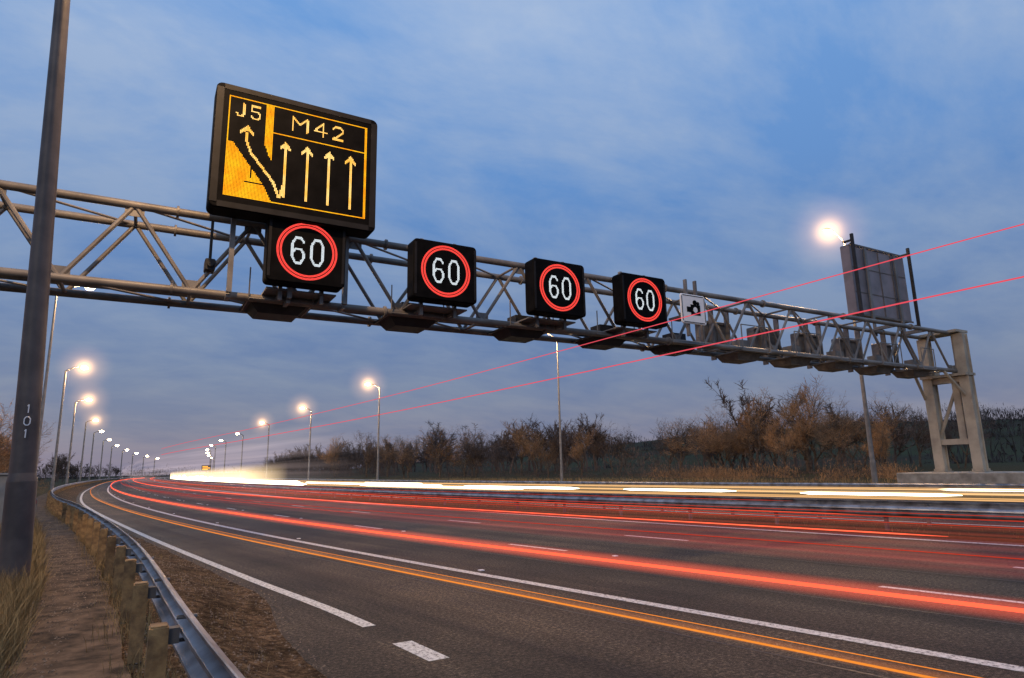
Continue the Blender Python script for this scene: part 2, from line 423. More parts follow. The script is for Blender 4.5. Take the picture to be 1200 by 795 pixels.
cb=B(); cb.rod((1.15,18.2,8.75),(1.15,18.2,7.6),.04); cb.box(1.02,1.28,17.98,18.38,7.28,7.6,.05); cb.rod((1.15,17.99,7.44),(1.15,17.9,7.44),.08,n=12)
cb.make('detector_camera',M_dark,G)

# --- dot matrix rasteriser
GLY={'J':[[(.7,0),(.7,.8),(.55,1),(.2,1),(.0,.8)]],
'5':[[(.9,0),(.1,0),(.1,.42),(.6,.42),(.9,.58),(.9,.82),(.7,1),(.25,1),(.05,.85)]],
'M':[[(0,1),(0,0),(.5,.5),(1,0),(1,1)]],
'4':[[(.7,1),(.7,0),(0,.68),(1,.68)]],
'2':[[(.05,.2),(.25,0),(.7,0),(.92,.2),(.92,.38),(.05,1),(.95,1)]],
'6':[[(.92,.16),(.7,0),(.3,0),(.05,.22),(.05,.78),(.3,1),(.7,1),(.95,.78),(.95,.62),(.72,.44),(.3,.44),(.08,.6)]],
'0':[[(.3,0),(.7,0),(.95,.22),(.95,.78),(.7,1),(.3,1),(.05,.78),(.05,.22),(.3,0)]],
'1':[[(.3,.2),(.5,0),(.5,1)]]}
def glyph(c,x,y,w,h): return [[(x+p[0]*w,y+p[1]*h) for p in pl] for pl in GLY[c]]
def segs(pls): return [(a,b) for pl in pls for a,b in zip(pl,pl[1:])]
def dist(P,sg):
    d=np.full(P.shape[0],9e9)
    for a,b in sg:
        a=np.array(a,float); b=np.array(b,float); ab=b-a; t=np.clip(((P-a)@ab)/max(ab@ab,1e-9),0,1)
        d=np.minimum(d,np.hypot(*(P-(a+t[:,None]*ab)).T))
    return d
def inpoly(P,poly):
    r=np.zeros(len(P),bool); n=len(poly)
    for i in range(n):
        x1,y1=poly[i]; x2,y2=poly[(i+1)%n]
        c=((y1>P[:,1])!=(y2>P[:,1]))&(P[:,0]<(x2-x1)*(P[:,1]-y1)/((y2-y1)+1e-12)+x1); r^=c
    return r
def dots(name,mask,P,x0,ztop,y,pitch,fill,mt,parent):
    Vv=[];Ff=[];h=pitch*fill/2
    for (a,b) in P[mask]:
        i=len(Vv); x=x0+a; z=ztop-b
        Vv+=[(x-h,y,z-h),(x+h,y,z-h),(x+h,y,z+h),(x-h,y,z+h)]; Ff.append((i,i+1,i+2,i+3))
    return mesh_obj(name,Vv,Ff,mt,parent)
def grid(w,h,p):
    a=np.arange(p/2,w,p); b=np.arange(p/2,h,p); A,Bq=np.meshgrid(a,b); return np.stack([A.ravel(),Bq.ravel()],1)

R=empty('variable_message_sign')
hb=B(); hb.rbox(.91,5.21,16.75,17.4,8.58,12.04,.16); o=hb.make('housing',M_black,R)
fb=B()
for x0,x1,z0,z1 in((.93,1.10,8.72,11.90),(5.02,5.19,8.72,11.90),(1.11,5.01,8.61,8.76),(1.11,5.01,11.87,12.01)):
    fb.box(x0,x1,16.735,16.749,z0,z1)
fb.make('bezel',M_bez,R)
mb=B()
for x in(1.6,3.1,4.6):
    mb.box(x-.06,x+.06,17.42,17.6,6.6,11.4); mb.box(x-.05,x+.05,17.6,18.1,8.95,9.05); mb.box(x-.05,x+.05,17.6,18.1,6.5,6.58)
mb.make('mounting_posts',M_steel,R)
W_,H_=3.66,2.78; p=.034; P=grid(W_,H_,p)
m=(P[:,0]<p)|(P[:,0]>W_-p*1.2)|(P[:,1]<p)|(P[:,1]>H_-p*1.2)
m|=dist(P,[((1.12,.80),(W_,.80))])<.018
txt=segs(glyph('J',.2,.17,.24,.36)+glyph('5',.54,.17,.26,.36)+glyph('M',1.62,.2,.38,.38)+glyph('4',2.20,.2,.32,.38)+glyph('2',2.70,.2,.30,.38))
m2=dist(P,txt)<.025
fill=inpoly(P,[(.0,1.28),(.14,1.28),(.92,2.3),(1.18,2.78),(0,2.78)])|inpoly(P,[(.93,0),(1.12,0),(1.12,1.62),(1.04,1.5),(.93,1.2)])
fill&=~(dist(P,[((.62,2.2),(.62,1.6))])<.02)
fill&=~(dist(P,[((.5,2.32),(1.2,2.32))])<.02)
dg_=dist(P,[((.48,1.2),(.60,1.5)),((.60,1.5),(1.18,2.2)),((1.18,2.2),(1.34,2.6)),((.48,.98),(.48,1.2)),((1.46,2.2),(1.36,2.6))])<.034
head=np.zeros(len(P),bool)
def ah(a,b,w=.15,h=.2): return inpoly(P,[(a,b),(a+w,b+h),(a+w*.95,b+h+.08),(a,b+.15),(a-w*.95,b+h+.08),(a-w,b+h)])
head|=ah(.48,.74,.17,.21)
for a in(1.46,2.03,2.62,3.22):
    head|=ah(a,.98,.15,.2)
    m2|=(abs(P[:,0]-a)<.036)&(P[:,1]>1.08)&(P[:,1]<2.58)
XI,ZI=1.23,11.72
A_=m|fill; Bm=(m2|dg_|head)&~A_
dots('amber_graphic',A_,P,XI,ZI,16.744,p,.76,M_amber,R)
dots('amber_text',Bm,P,XI,ZI,16.744,p,.80,M_amberpale,R)

for xc in(3.42,7.47,11.57,15.22):
    R=empty('speed_limit_signal'); x0,x1=xc-1.03,xc+1.03
    b=B(); b.rbox(x0,x1,16.95,17.5,6.9,8.72,.12); b.make('housing',M_black,R)
    b=B()
    for q in((x0+.03,x0+.1,7.02,8.6),(x1-.1,x1-.03,7.02,8.6)): b.box(q[0],q[1],16.935,16.949,q[2],q[3])
    b.make('bezel',M_bez,R)
    b=B()
    for sx in(-.55,.55):
        b.box(xc+sx-.05,xc+sx+.05,17.52,17.65,6.55,8.95); b.box(xc+sx-.04,xc+sx+.04,17.65,18.09,6.66,6.74); b.box(xc+sx-.04,xc+sx+.04,17.65,18.09,8.78,8.86)
    b.box(x0+.1,x1-.1,17.45,18.9,6.80,6.84)
    b.make('brackets',M_steel,R)
    p=.025; P=grid(1.82,1.82,p)
    Vv=[];Ff=[]
    for rr in (.675,.705,.755,.785):
        nn=int(2*math.pi*rr/.034)
        for k in range(nn):
            a=2*math.pi*k/nn; i=len(Vv); cx=xc+rr*math.cos(a); cz=7.81+rr*math.sin(a); h=.0125
            Vv+=[(cx-h,16.944,cz-h),(cx+h,16.944,cz-h),(cx+h,16.944,cz+h),(cx-h,16.944,cz+h)]; Ff.append((i,i+1,i+2,i+3))
    mesh_obj('red_ring',Vv,Ff,M_redled,R)
    tx=segs(glyph('6',.50,.56,.33,.70)+glyph('0',1.0,.56,.33,.70))
    dd=dist(P,tx); dots('digits',(dd<.029),P,xc-.91,8.72,16.944,p,.70,M_whiteled,R)

R=empty('speed_camera_sign')
b=B(); b.rbox(17.0,18.3,17.0,17.06,7.15,8.3,.1); b.make('plate',M_white,R)
b=B()
b.box(17.5,17.98,16.985,16.998,7.5,7.9); b.box(17.3,17.5,16.985,16.998,7.6,7.8); b.rod((17.72,16.998,7.98),(17.72,16.98,7.98),.1,n=16); b.rod((17.88,16.998,7.96),(17.88,16.981,7.96),.07,n=16)
for q in((17.06,17.085,7.25,8.2),(18.215,18.24,7.25,8.2)): b.box(q[0],q[1],16.99,16.998,q[2],q[3])
for q in((17.12,18.18,7.2,7.225),(17.12,18.18,8.225,8.25)): b.box(q[0],q[1],16.99,16.998,q[2],q[3])
b.make('camera_symbol',M_black,R)
b=B(); b.rod((17.72,16.984,7.7),(17.72,16.978,7.7),.11,n=20); b.make('lens_symbol',M_white,R)
b=B(); b.box(17.4,17.48,17.07,17.2,6.7,8.9); b.box(17.9,17.98,17.07,17.2,6.7,8.9); b.box(17.4,17.98,17.2,18.1,7.5,7.58); b.make('brackets',M_steel,R)

for i,xc in enumerate((22.2,25.6,28.8,32.1,35.4)):
    R=empty('lane_signal_back'); w=.85 if i<4 else .6; zb=6.85 if i<4 else 7.1; zt=8.35
    b=B(); b.rbox(xc-w,xc+w,20.15,20.6,zb,zt,.08); b.make('housing',M_box,R)
    b=B(); b.box(xc-w*.6,xc-.05,20.11,20.149,zb+.3,zt-.4); b.box(xc+.05,xc+w*.6,20.11,20.149,zb+.3,zt-.4)
    for q in(zb+.1,zt-.15): b.box(xc-w-.05,xc+w+.05,20.05,20.13,q,q+.07)
    housing(b,xc,18.4,19.6,6.3,6.58,1.5); b.box(xc-.85,xc+.85,18.3,19.65,6.58,6.63)
    b.make('service_panels',M_box,R)
    b=B()
    for sx in(-.5,.5): b.box(xc+sx-.04,xc+sx+.04,19.8,20.05,6.5,8.9)
    for sx in(-w,w):
        b.rod((xc+sx,18.0,6.6),(xc+sx,18.0,7.7),.025,n=6); b.rod((xc+sx,18.0,6.6),(xc+sx,19.6,6.6),.03,n=6)
    b.rod((xc-w,18.0,7.7),(xc+w,18.0,7.7),.025,n=6); b.rod((xc-w,18.0,6.6),(xc+w,18.0,6.6),.03,n=6); b.box(xc-.3,xc+.3,18.6,19.1,6.63,7.2)
    b.make('frame',M_steel2,R)
R=empty('message_sign_back')
b=B(); b.rbox(32.9,38.1,19.95,20.5,9.75,13.75,.12); b.make('housing',M_back,R)
b=B()
for k in range(1,4): x=33.1+k*1.2; b.box(x-.02,x+.02,19.91,19.949,9.85,13.6)
for z in(11.0,12.4): b.box(33.0,38.0,19.925,19.94,z,z+.04)
b.box(32.9,38.1,19.87,19.905,9.7,9.8); b.box(32.9,38.1,19.87,19.905,13.66,13.76)
b.make('ribs',M_box,R)
b=B()
for x in(32.75,38.15): b.box(x,x+.12,19.6,19.75,9.4,14.2); b.box(x,x+.12,19.75,20.2,9.5,9.6); b.box(x,x+.12,19.75,20.2,13.8,13.9)
b.make('side_frames',M_dark,R)
b=B()
for x in(34.1,36.9): b.box(x-.1,x+.1,19.78,19.865,8.6,13.6); b.box(x-.1,x+.1,19.0,19.78,8.95,9.07)
b.make('mounting_posts',M_steel,R)

# ------------------------------------------------------------ street lamps
def halo_mat():  # lamp glow imitated by an added emissive shell, brightest at its centre
    m,nt,out=mat('lamp_glow_shell'); e=N(nt,'Emission'); e.inputs[0].default_value=(1,.56,.25,1)
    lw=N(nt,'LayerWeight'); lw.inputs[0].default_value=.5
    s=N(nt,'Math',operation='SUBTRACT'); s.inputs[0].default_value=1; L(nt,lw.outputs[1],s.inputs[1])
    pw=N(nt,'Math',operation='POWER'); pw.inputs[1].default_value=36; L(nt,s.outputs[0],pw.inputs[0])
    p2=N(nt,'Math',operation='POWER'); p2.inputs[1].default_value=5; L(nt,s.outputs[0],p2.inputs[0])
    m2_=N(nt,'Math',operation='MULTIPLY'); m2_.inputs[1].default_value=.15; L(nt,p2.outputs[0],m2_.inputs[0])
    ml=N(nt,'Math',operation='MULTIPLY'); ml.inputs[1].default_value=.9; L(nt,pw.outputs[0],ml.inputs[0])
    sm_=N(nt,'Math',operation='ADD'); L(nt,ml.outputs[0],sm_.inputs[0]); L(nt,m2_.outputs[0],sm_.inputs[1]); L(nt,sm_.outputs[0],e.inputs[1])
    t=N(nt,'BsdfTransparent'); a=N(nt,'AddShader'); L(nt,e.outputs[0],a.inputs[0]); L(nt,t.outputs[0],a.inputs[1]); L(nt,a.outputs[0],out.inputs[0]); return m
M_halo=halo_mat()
def lamp(x,y,H,side,r0=.11,r1=.05,power=0,mt=None,tilt=0,zb=.3,lit=True,halo=0,arm=1.5):
    mt=mt or M_polel
    R=empty('street_lamp',(x,y,0))
    b=B()
    def px(z): return tilt*z
    b.rod((0,0,zb-.2),(px(1.6),0,zb+1.6),r0*1.18,r0*1.12,n=16)
    b.rod((px(1.6),0,zb+1.6),(px(1.7),0,zb+1.72),r0*1.12,r0,n=16)
    b.rod((px(1.7),0,zb+1.72),(px(H-.4),0,H-.5),r0,r1,n=16)
    pts=[(px(H)+side*arm*t,0,H-.5+.55*math.sin(t*math.pi/2)) for t in(0,.25,.5,.75,1)]
    for a,c in zip(pts,pts[1:]): b.rod(a,c,r1*.75,n=8)
    o=b.make('post',mt,R); smooth_auto(o)
    e=pts[-1]; hx=e[0]+side*.35
    b=B()
    secs=[(-.1,.07,.05),(.1,.14,.09),(.4,.19,.12),(.72,.17,.10),(.85,.08,.05)]
    for (d,w,h) in secs:
        xx=e[0]+side*d
        b.v+=[(xx,-w,e[2]-.02),(xx,-w*.7,e[2]+h),(xx,w*.7,e[2]+h),(xx,w,e[2]-.02)]
    for k in range(4):
        for j in range(3): a=k*4+j; b.f.append((a,a+1,a+5,a+4))
        b.f.append((k*4,k*4+4,k*4+7,k*4+3))
    b.f.append((0,3,2,1)); b.f.append((16,17,18,19)); b.make('canopy',M_polel,R)
    bm=bpy.data.meshes.new('lens'); sc_=1+.004*max(0,y)
    q=bmesh.new(); bmesh.ops.create_uvsphere(q,u_segments=14,v_segments=8,radius=1,matrix=Matrix.Translation((hx+side*.05,0,e[2]-.06))@Matrix.Diagonal((.3*sc_,.17*sc_,.15*sc_,1)))
    q.to_mesh(bm); q.free(); bm.materials.append(M_lamp if lit else M_white); lo=bpy.data.objects.new('lens',bm); scene.collection.objects.link(lo); lo.parent=R
    if halo:  # added sphere that carries the glow around the lens
        bm=bpy.data.meshes.new('glow_shell'); q=bmesh.new(); bmesh.ops.create_uvsphere(q,u_segments=40,v_segments=26,radius=halo,matrix=Matrix.Translation((hx,0,e[2]-.06))); q.to_mesh(bm); q.free()
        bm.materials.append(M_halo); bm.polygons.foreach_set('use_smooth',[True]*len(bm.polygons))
        ho=bpy.data.objects.new('lamp_glow_shell',bm); scene.collection.objects.link(ho); ho.parent=R
    if power:
        ld=bpy.data.lights.new('lamp_light','POINT'); ld.energy=power; ld.color=(1,.60,.28); ld.shadow_soft_size=.15
        lo=bpy.data.objects.new('lamp_light',ld); lo.location=(hx,0,e[2]-.35); scene.collection.objects.link(lo); lo.parent=R
    return R
near=lamp(-1.44,11.8,15.0,1,.165,.07,5200,M_pole,-.034,.35)
for k,c in enumerate('101'):
    sg=segs(glyph(c,0,0,.08,.12)); bb=B()
    for a,q in sg: bb.rod((a[0]-.04,-.205,-a[1]),(q[0]-.04,-.205,-q[1]),.008,n=5)
    o=bb.make('digit_%d'%(k+1),M_white,near); o.location=(-.06,.02,3.05-.18*k)
lamp(-6.1,53,15.2,1,.12,.06,2600,lit=False)
for i,(x,y) in enumerate([(-8.9,95.4),(-10.8,136),(-12.3,186),(-13.1,232),(-13.0,286),(-12,340),(-9.2,400),(-5,460),(1,525),(9,600)]):
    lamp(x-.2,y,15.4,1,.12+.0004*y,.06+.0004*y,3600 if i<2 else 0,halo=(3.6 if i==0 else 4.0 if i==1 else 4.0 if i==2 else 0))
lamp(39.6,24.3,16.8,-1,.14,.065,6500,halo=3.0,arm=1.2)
lamp(35.9,53.5,15.3,-1,.12,.06,5000,lit=False)
for i,(x,y) in enumerate([(31.9,98.5),(30.7,141),(29.4,186),(29.6,240),(29.4,290),(30,340),(33,400),(38,460),(44,525),(52,600)]):
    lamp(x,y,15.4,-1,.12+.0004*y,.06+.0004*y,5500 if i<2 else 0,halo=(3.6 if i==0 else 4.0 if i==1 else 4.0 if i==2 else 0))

# ------------------------------------------------------------ light trails
def rib(name,uf,z,y0,y1,h,mt,xf=None,parent=None):
    r=ysamp(y0,y1); Vv=[];Ff=[];U=[]
    for k,y in enumerate(r):
        x=xf(y) if xf else S(y)+(uf(y) if callable(uf) else uf)
        for v in(0,1): Vv.append((x,y,z+(v-.5)*h)); U.append(((y-y0)/(y1-y0),v))
    for k in range(len(r)-1): a=2*k; Ff.append((a,a+2,a+3,a+1))
    return mesh_obj(name,Vv,Ff,mt,parent,uvs=U)
def tube(b,uf,z,y0,y1,r,xf=None,grow=.0):
    rr=ysamp(y0,y1); i=len(b.v); n=6
    for k,y in enumerate(rr):
        x=xf(y) if xf else S(y)+(uf(y) if callable(uf) else uf)
        q=r*(1+grow*max(0,y))
        if k in(0,len(rr)-1): q*=.2
        for j in range(n): a=2*math.pi*j/n; b.v.append((x+q*math.cos(a),y,z+q*math.sin(a)))
    for k in range(len(rr)-1):
        for j in range(n): a=i+k*n+j; c=i+k*n+(j+1)%n; b.f.append((a,c,c+n,a+n))
T=empty('tail_light_trail')
Mr1=emis('trail_red',(1,.11,.05),1.8); Mr2=emis('trail_red_dim',(.9,.07,.03),.55); Mo=emis('trail_orange',(1,.30,.04),.95)
b=B(); tube(b,.35,.48,-20,420,.022,grow=.012); tube(b,4.6,.75,6,420,.011,grow=.02); tube(b,9.7,.66,10,420,.012,grow=.02); b.make('red_core',Mr1,T,True)
b=B()
for u,z,r,y0,y1 in((1.9,.8,.007,-20,400),(5.4,.62,.009,14,400),(6.2,.8,.007,-10,400),(8.2,.7,.009,9,420),(9.6,.66,.012,-20,420),(9.9,.95,.008,12,400),(2.6,.6,.006,22,300),(3.1,.85,.006,28,300),(7.2,.9,.006,30,350),(5.0,.95,.006,10,400),(10.3,.7,.009,-10,400)):
    tube(b,u,z,y0,y1,r,grow=.015)
b.make('red_faint',Mr2,T,True)
b=B(); tube(b,-1.98,.3,-20,300,.010,grow=.012); tube(b,-1.92,.355,-20,120,.004,grow=.012); b.make('orange_core',Mo,T,True)
rib('red_glow',.36,.48,-20,300,.28,soft('trail_red_soft',(1,.11,.045),.6),parent=T)
rib('red_glow_wide',1.9,.74,-20,260,.42,soft('trail_red_soft_b',(1,.09,.05),.36,True,1.5,7),parent=T)
rib('red_glow_lane',5.0,.75,-20,320,.55,soft('trail_red_soft_c',(1,.11,.05),.36,True,1.5,9),parent=T)
rib('orange_glow',-1.95,.31,-20,200,.12,soft('trail_orange_soft',(1,.30,.05),.2),parent=T)
PX=hermite([(-20,9.2),(0,8.7),(3.3,8.5),(9.5,8.25),(19,7.7),(40,5.6),(62,2.8),(90,.4),(130,-1.5)])
T=empty('lorry_marker_light_trail')
Mp=emis('trail_pink',(1,.10,.14),.85)
b=B(); tube(b,0,4.6,-2,75,.007,xf=PX,grow=.02); tube(b,0,4.0,-2,75,.009,xf=PX,grow=.02); b.make('marker_lines',Mp,T,True)
rib('motion_haze',0,2.4,24,190,3.8,soft('lorry_motion_haze',(.66,.50,.48),.42,True,.8,10),xf=PX,parent=T)
T=empty('headlight_trail')
Mw=emis('trail_white',(1,.86,.62),5.5); Mw2=emis('trail_warm',(1,.55,.22),.9); My=emis('trail_yellow',(1,.46,.09),1.0)
b=B()
for u,z,y0,y1,r in((20.6,.66,4,9.5,.055),(20.9,.66,13,19,.06),(20.8,.7,22,29,.065),(21.2,.68,33,46,.08),(19.4,.66,36,62,.09),(22,.66,50,90,.09),(18.2,.66,75,150,.15),(21.5,.66,90,260,.24),(19.4,.7,120,330,.3),(24.8,.7,60,75,.07),(24.7,.7,150,330,.26),(17.9,.7,150,400,.34),(25,.7,12,16,.05)):
    tube(b,u,z,y0,y1,r)
for (u,y,z) in((17.6,160,.8),(19.4,162,.8),(20.9,190,.9),(22.6,193,.9),(17.6,210,.9),(19.2,212,.9),(21.0,240,.9),(22.6,243,.9),(18.1,270,1),(20.1,300,1),(24.5,260,1),(26,262,1),(18.8,330,1.2),(23,340,1.2)):
    x=S(y)+u; q_=.28+.001*y; b.rod((x,y,z),(x,y+1,z),q_,n=12); b.rod((x,y-.3,z),(x,y,z),.12,q_,n=12)
b.make('white_bright',Mw,T,True)
b=B()
for u,z,y0,y1,r in((17.7,.66,-10,400,.025),(19.2,.64,-10,400,.02),(22,.66,5,400,.035),(24.9,.7,-10,400,.025),(21.2,.9,-5,300,.015)): tube(b,u,z,y0,y1,r,grow=.006)
b.make('warm_faint',Mw2,T,True)
b=B()
for u,z,y0,y1,r in((16.9,.55,-10,300,.02),(18.3,.5,4,300,.015)): tube(b,u,z,y0,y1,r,grow=.006)
b.make('yellow_faint',My,T,True)
rib('white_glow',17.4,1.4,80,380,4.4,soft('trail_white_soft',(1,.72,.38),1.8,False,2.6),parent=T)
rib('white_glow_low',20.5,.75,-5,140,.6,soft('trail_white_soft_b',(1,.66,.34),.6,True,1.6),parent=T)

# ------------------------------------------------------------ trees
def bare_tree(seed,H=8,depth=5,spread=.5,twigs=5,nb=3,multi=1,tw_w=.012,n_lo=3,up=.1):
    """short trunk, limbs dividing into an irregular crown of fine twigs"""
    rnd=random.Random(seed); b=B(); tw=[];tf=[]
    def twig(p,d,l):
        a=Vector(d); s=a.orthogonal().normalized()*rnd.uniform(.6,1.3)*tw_w
        bend=Vector((rnd.uniform(-1,1),rnd.uniform(-1,1),rnd.uniform(-.3,.9)))*l*.22
        m_=p+a*l*.5; q=p+a*l+bend; i=len(tw)
        tw.extend([tuple(p-s),tuple(p+s),tuple(m_+s*.7),tuple(m_-s*.7),tuple(q)]); tf.append((i,i+1,i+2,i+3)); tf.append((i+3,i+2,i+4))
        for _ in range(2):
            c=p+a*l*rnd.uniform(.2,.8); v=(a+Vector((rnd.gauss(0,.7),rnd.gauss(0,.7),rnd.gauss(.1,.5)))).normalized()*l*rnd.uniform(.3,.6)
            i=len(tw); tw.extend([tuple(c-s*.6),tuple(c+s*.6),tuple(c+v)]); tf.append((i,i+1,i+2))
    def rec(p,d,l,r,k):
        q=p+d*l
        ns=6 if k>=depth-1 else n_lo
        mid=p+d*l*.5+Vector((rnd.uniform(-1,1),rnd.uniform(-1,1),rnd.uniform(-.4,.4)))*l*.09
        b.rod(p,mid,r,r*.8,n=ns,cap=False); b.rod(mid,q,r*.8,r*.62,n=ns,cap=False)
        if k<=2:
            for _ in range(twigs):
                t=rnd.uniform(.1,1); v=(d*.7+Vector((rnd.gauss(0,.75),rnd.gauss(0,.75),rnd.gauss(.25,.6)))).normalized(); twig(p+(q-p)*t,v,rnd.uniform(.3,.75)*H/9)
        if k==0: return
        for j in range(nb):
            ang=6.28*j/nb+rnd.uniform(-.8,.8)
            o1=d.orthogonal().normalized(); o2=d.cross(o1)
            # a leader keeps growing, the others spread away from it
            sp_=spread*(rnd.uniform(.15,.5) if j==0 else rnd.uniform(.8,1.5))
            v=(d+(o1*math.cos(ang)+o2*math.sin(ang))*sp_*1.25+Vector((0,0,up))).normalized()
            rec(q if j==0 else p+(q-p)*rnd.uniform(.4,1),v,l*(rnd.uniform(.78,.94) if j==0 else rnd.uniform(.58,.8)),r*rnd.uniform(.5,.62),k-1)
    for s_ in range(multi):
        a=rnd.uniform(0,6.28); d=Vector((math.cos(a)*.25*(multi>1),math.sin(a)*.25*(multi>1),1)).normalized()
        rec(Vector((math.cos(a)*.25*(multi>1),math.sin(a)*.25*(multi>1),-.2)),d,H*rnd.uniform(.2,.26),H*(.013 if multi>1 else .018),depth)
    V=np.array(b.v+tw); k=H/np.percentile(V[:,2],99.8); V=V*k
    n=len(b.v); F=b.f+[tuple(i+n for i in f) for f in tf]; return [tuple(v) for v in V],F,len(b.f)
variants=[]
for s_ in range(5):
    V_,F_,nbk=bare_tree(60+s_,8,5,.5,5,3,2 if s_%2 else 1,.010,3,.16)
    for nm,mt in(('w',M_twigw),('d',M_twigd)):
        me=bpy.data.meshes.new('bare_tree_mesh'); me.from_pydata(V_,[],F_); me.materials.append(M_bark); me.materials.append(mt)
        ix=np.ones(len(F_),dtype=np.int32); ix[:nbk]=0 ; me.polygons.foreach_set('material_index',ix); me.update()
        variants.append((nm,me))
def terr(x,y):
    u=x-S(min(max(y,-80),900)); return hill(u,x,y) if u>31 else gz_left(EDGE(y)-u,x,y)
def tree(x,y,h,kind,rot):
    ms=[m for n,m in variants if n==kind]; me=ms[int(rot*7)%5]
    o=bpy.data.objects.new('bare_tree',me); o.location=(x,y,terr(x,y)-.1); o.scale=(h/8*1.1,h/8*1.1,h/8); o.rotation_euler=(0,0,rot); scene.collection.objects.link(o)
rnd=random.Random(5)
for x,y,h,kd in((60,50,9.4,'w'),(63,46,10.4,'w'),(58,45,7.4,'w'),(66,42,8.6,'w'),(64,38,5.8,'w'),(61,41,6.6,'w'),(57,53,7.0,'w'),(69,50,9.6,'w'),(62,55,8.6,'w'),(60,35.5,5,'w'),(66,47,9.4,'w'),
                (52,84,7.4,'w'),(50,78,6,'w'),(54,92,9.2,'w'),(56,70,7.4,'d'),(48,112,9.5,'w'),(45,120,8.4,'w'),(46,150,11,'d'),(47,128,8.4,'d'),(60,64,7.4,'d'),(44,170,10.5,'w'),(78,62,9.6,'d'),(53,74,6.8,'w'),(49,100,8.6,'d'),(50,105,8.4,'w'),(47,138,9.6,'w'),(58,60,7.2,'w'),(70,34,6.0,'d'),(74,40,7,'d')):
    tree(x,y,h,kd,rnd.uniform(0,6.28))
for x,y,h,kd in((-11,50,7,'w'),(-13,58,8,'w'),(-15,66,9,'w'),(-12,72,8,'w'),(-17,80,10,'w'),(-16,95,10,'w'),(-14,110,10,'w'),(-16,44,8,'d'),(-11,62,7.5,'w')): tree(x,y,h,kd,rnd.uniform(0,6.28))
def mass(name,places,mt,seed,tww):
    VV=[];FF=[]
    base=[bare_tree(seed+i,8,3,.6,12,3,1 if i%2 else 2,tww,3,.16)[:2] for i in range(6)]
    r=random.Random(seed); off=0
    for (x,y,h) in places:
        Vb,Fb=base[r.randrange(6)]; a=np.array(Vb); th=r.uniform(0,6.28); c,s_=math.cos(th),math.sin(th); k=h/8
        w=k*r.uniform(.8,1.2)
        X=(a[:,0]*c-a[:,1]*s_)*w+x; Y=(a[:,0]*s_+a[:,1]*c)*w+y; Z=a[:,2]*k+terr(x,y)
        VV.append(np.stack([X,Y,Z],1)); FF+= [tuple(i+off for i in f) for f in Fb]; off+=len(Vb)
    return mesh_obj(name,np.concatenate(VV),FF,mt)
pl_=[]
for i in range(190):
    y=rnd.uniform(44,520); x=S(y)+rnd.uniform(60,92)+.03*y; pl_.append((x,y,rnd.choice((5.8,7,8.2,10.5))*rnd.uniform(.9,1.12)+.007*y))
for i in range(40):
    y=rnd.uniform(110,500); x=S(y)-rnd.uniform(12,40); pl_.append((x,y,rnd.uniform(7,11)))
mass('distant_trees',pl_,M_twigd,77,.026)
def hedge(name,lumps,mt,n_per,sz):
    VV=[];FF=[]; r=np.random.RandomState(3); off=0
    for (x,y,z,rx,ry,rz) in lumps:
        d=r.normal(size=(n_per,3)); d/=np.linalg.norm(d,axis=1)[:,None]; rad=r.uniform(.3,1.0,(n_per,1))**.6*r.choice([1,1,1.25],size=(n_per,1))
        c=d*rad*np.array([rx,ry,rz])+np.array([x,y,z+rz*.3]); c[:,2]=np.maximum(c[:,2],z)
        a=r.normal(size=(n_per,3))*sz*np.array([.5,.5,1.6]); bq=r.normal(size=(n_per,3))*sz*.35
        tri=np.stack([c-a,c+a,c+bq],1).reshape(-1,3); VV.append(tri)
        FF+=[(off+3*k,off+3*k+1,off+3*k+2) for k in range(n_per)]; off+=3*n_per
    return mesh_obj(name,np.concatenate(VV),FF,mt)
lum=[]
for i in range(300):
    y=rnd.uniform(34,520); x=S(y)+rnd.uniform(48,66)+.02*y; k=1+.004*y; lum.append((x,y,terr(x,y),rnd.uniform(1.5,3.2)*k,rnd.uniform(1.5,3.2)*k,rnd.uniform(1.2,2.6)*k))
hedge('roadside_scrub',lum,M_twigd,320,.11)
lum=[]
for i in range(40):
    y=rnd.uniform(30,60); x=S(y)+rnd.uniform(47,58); lum.append((x,y,terr(x,y),rnd.uniform(1,2),rnd.uniform(1,2),rnd.uniform(.5,1.2)))
for i in range(46):
    y=rnd.uniform(40,130); x=S(y)-rnd.uniform(8.5,14); lum.append((x,y,terr(x,y),rnd.uniform(1,2),rnd.uniform(1,2),rnd.uniform(.8,2.0)))
hedge('roadside_bushes',lum,M_twigw,340,.075)
lum=[]
for i in range(520):
    y=rnd.uniform(-60,900); x=rnd.uniform(130,620)
    ln=round(x/90)*90
    x=ln+rnd.uniform(-6,6)+.1*y
    lum.append((x,y,terr(x,y),rnd.uniform(4,9),rnd.uniform(4,10),rnd.uniform(3,7.5)))
for i in range(150):
    y=rnd.uniform(620,1200); x=rnd.uniform(-260,420); lum.append((x,y,0,rnd.uniform(8,16),12,rnd.uniform(5,9)))
for i in range(70):
    y=rnd.uniform(150,620); x=S(y)-rnd.uniform(30,120); lum.append((x,y,1,rnd.uniform(4,9),8,rnd.uniform(3,7)))
hedge('distant_woodland',lum,worn('woodland_dark',(.055,.045,.04),(.028,.026,.025),.95,0,.05),300,.5)

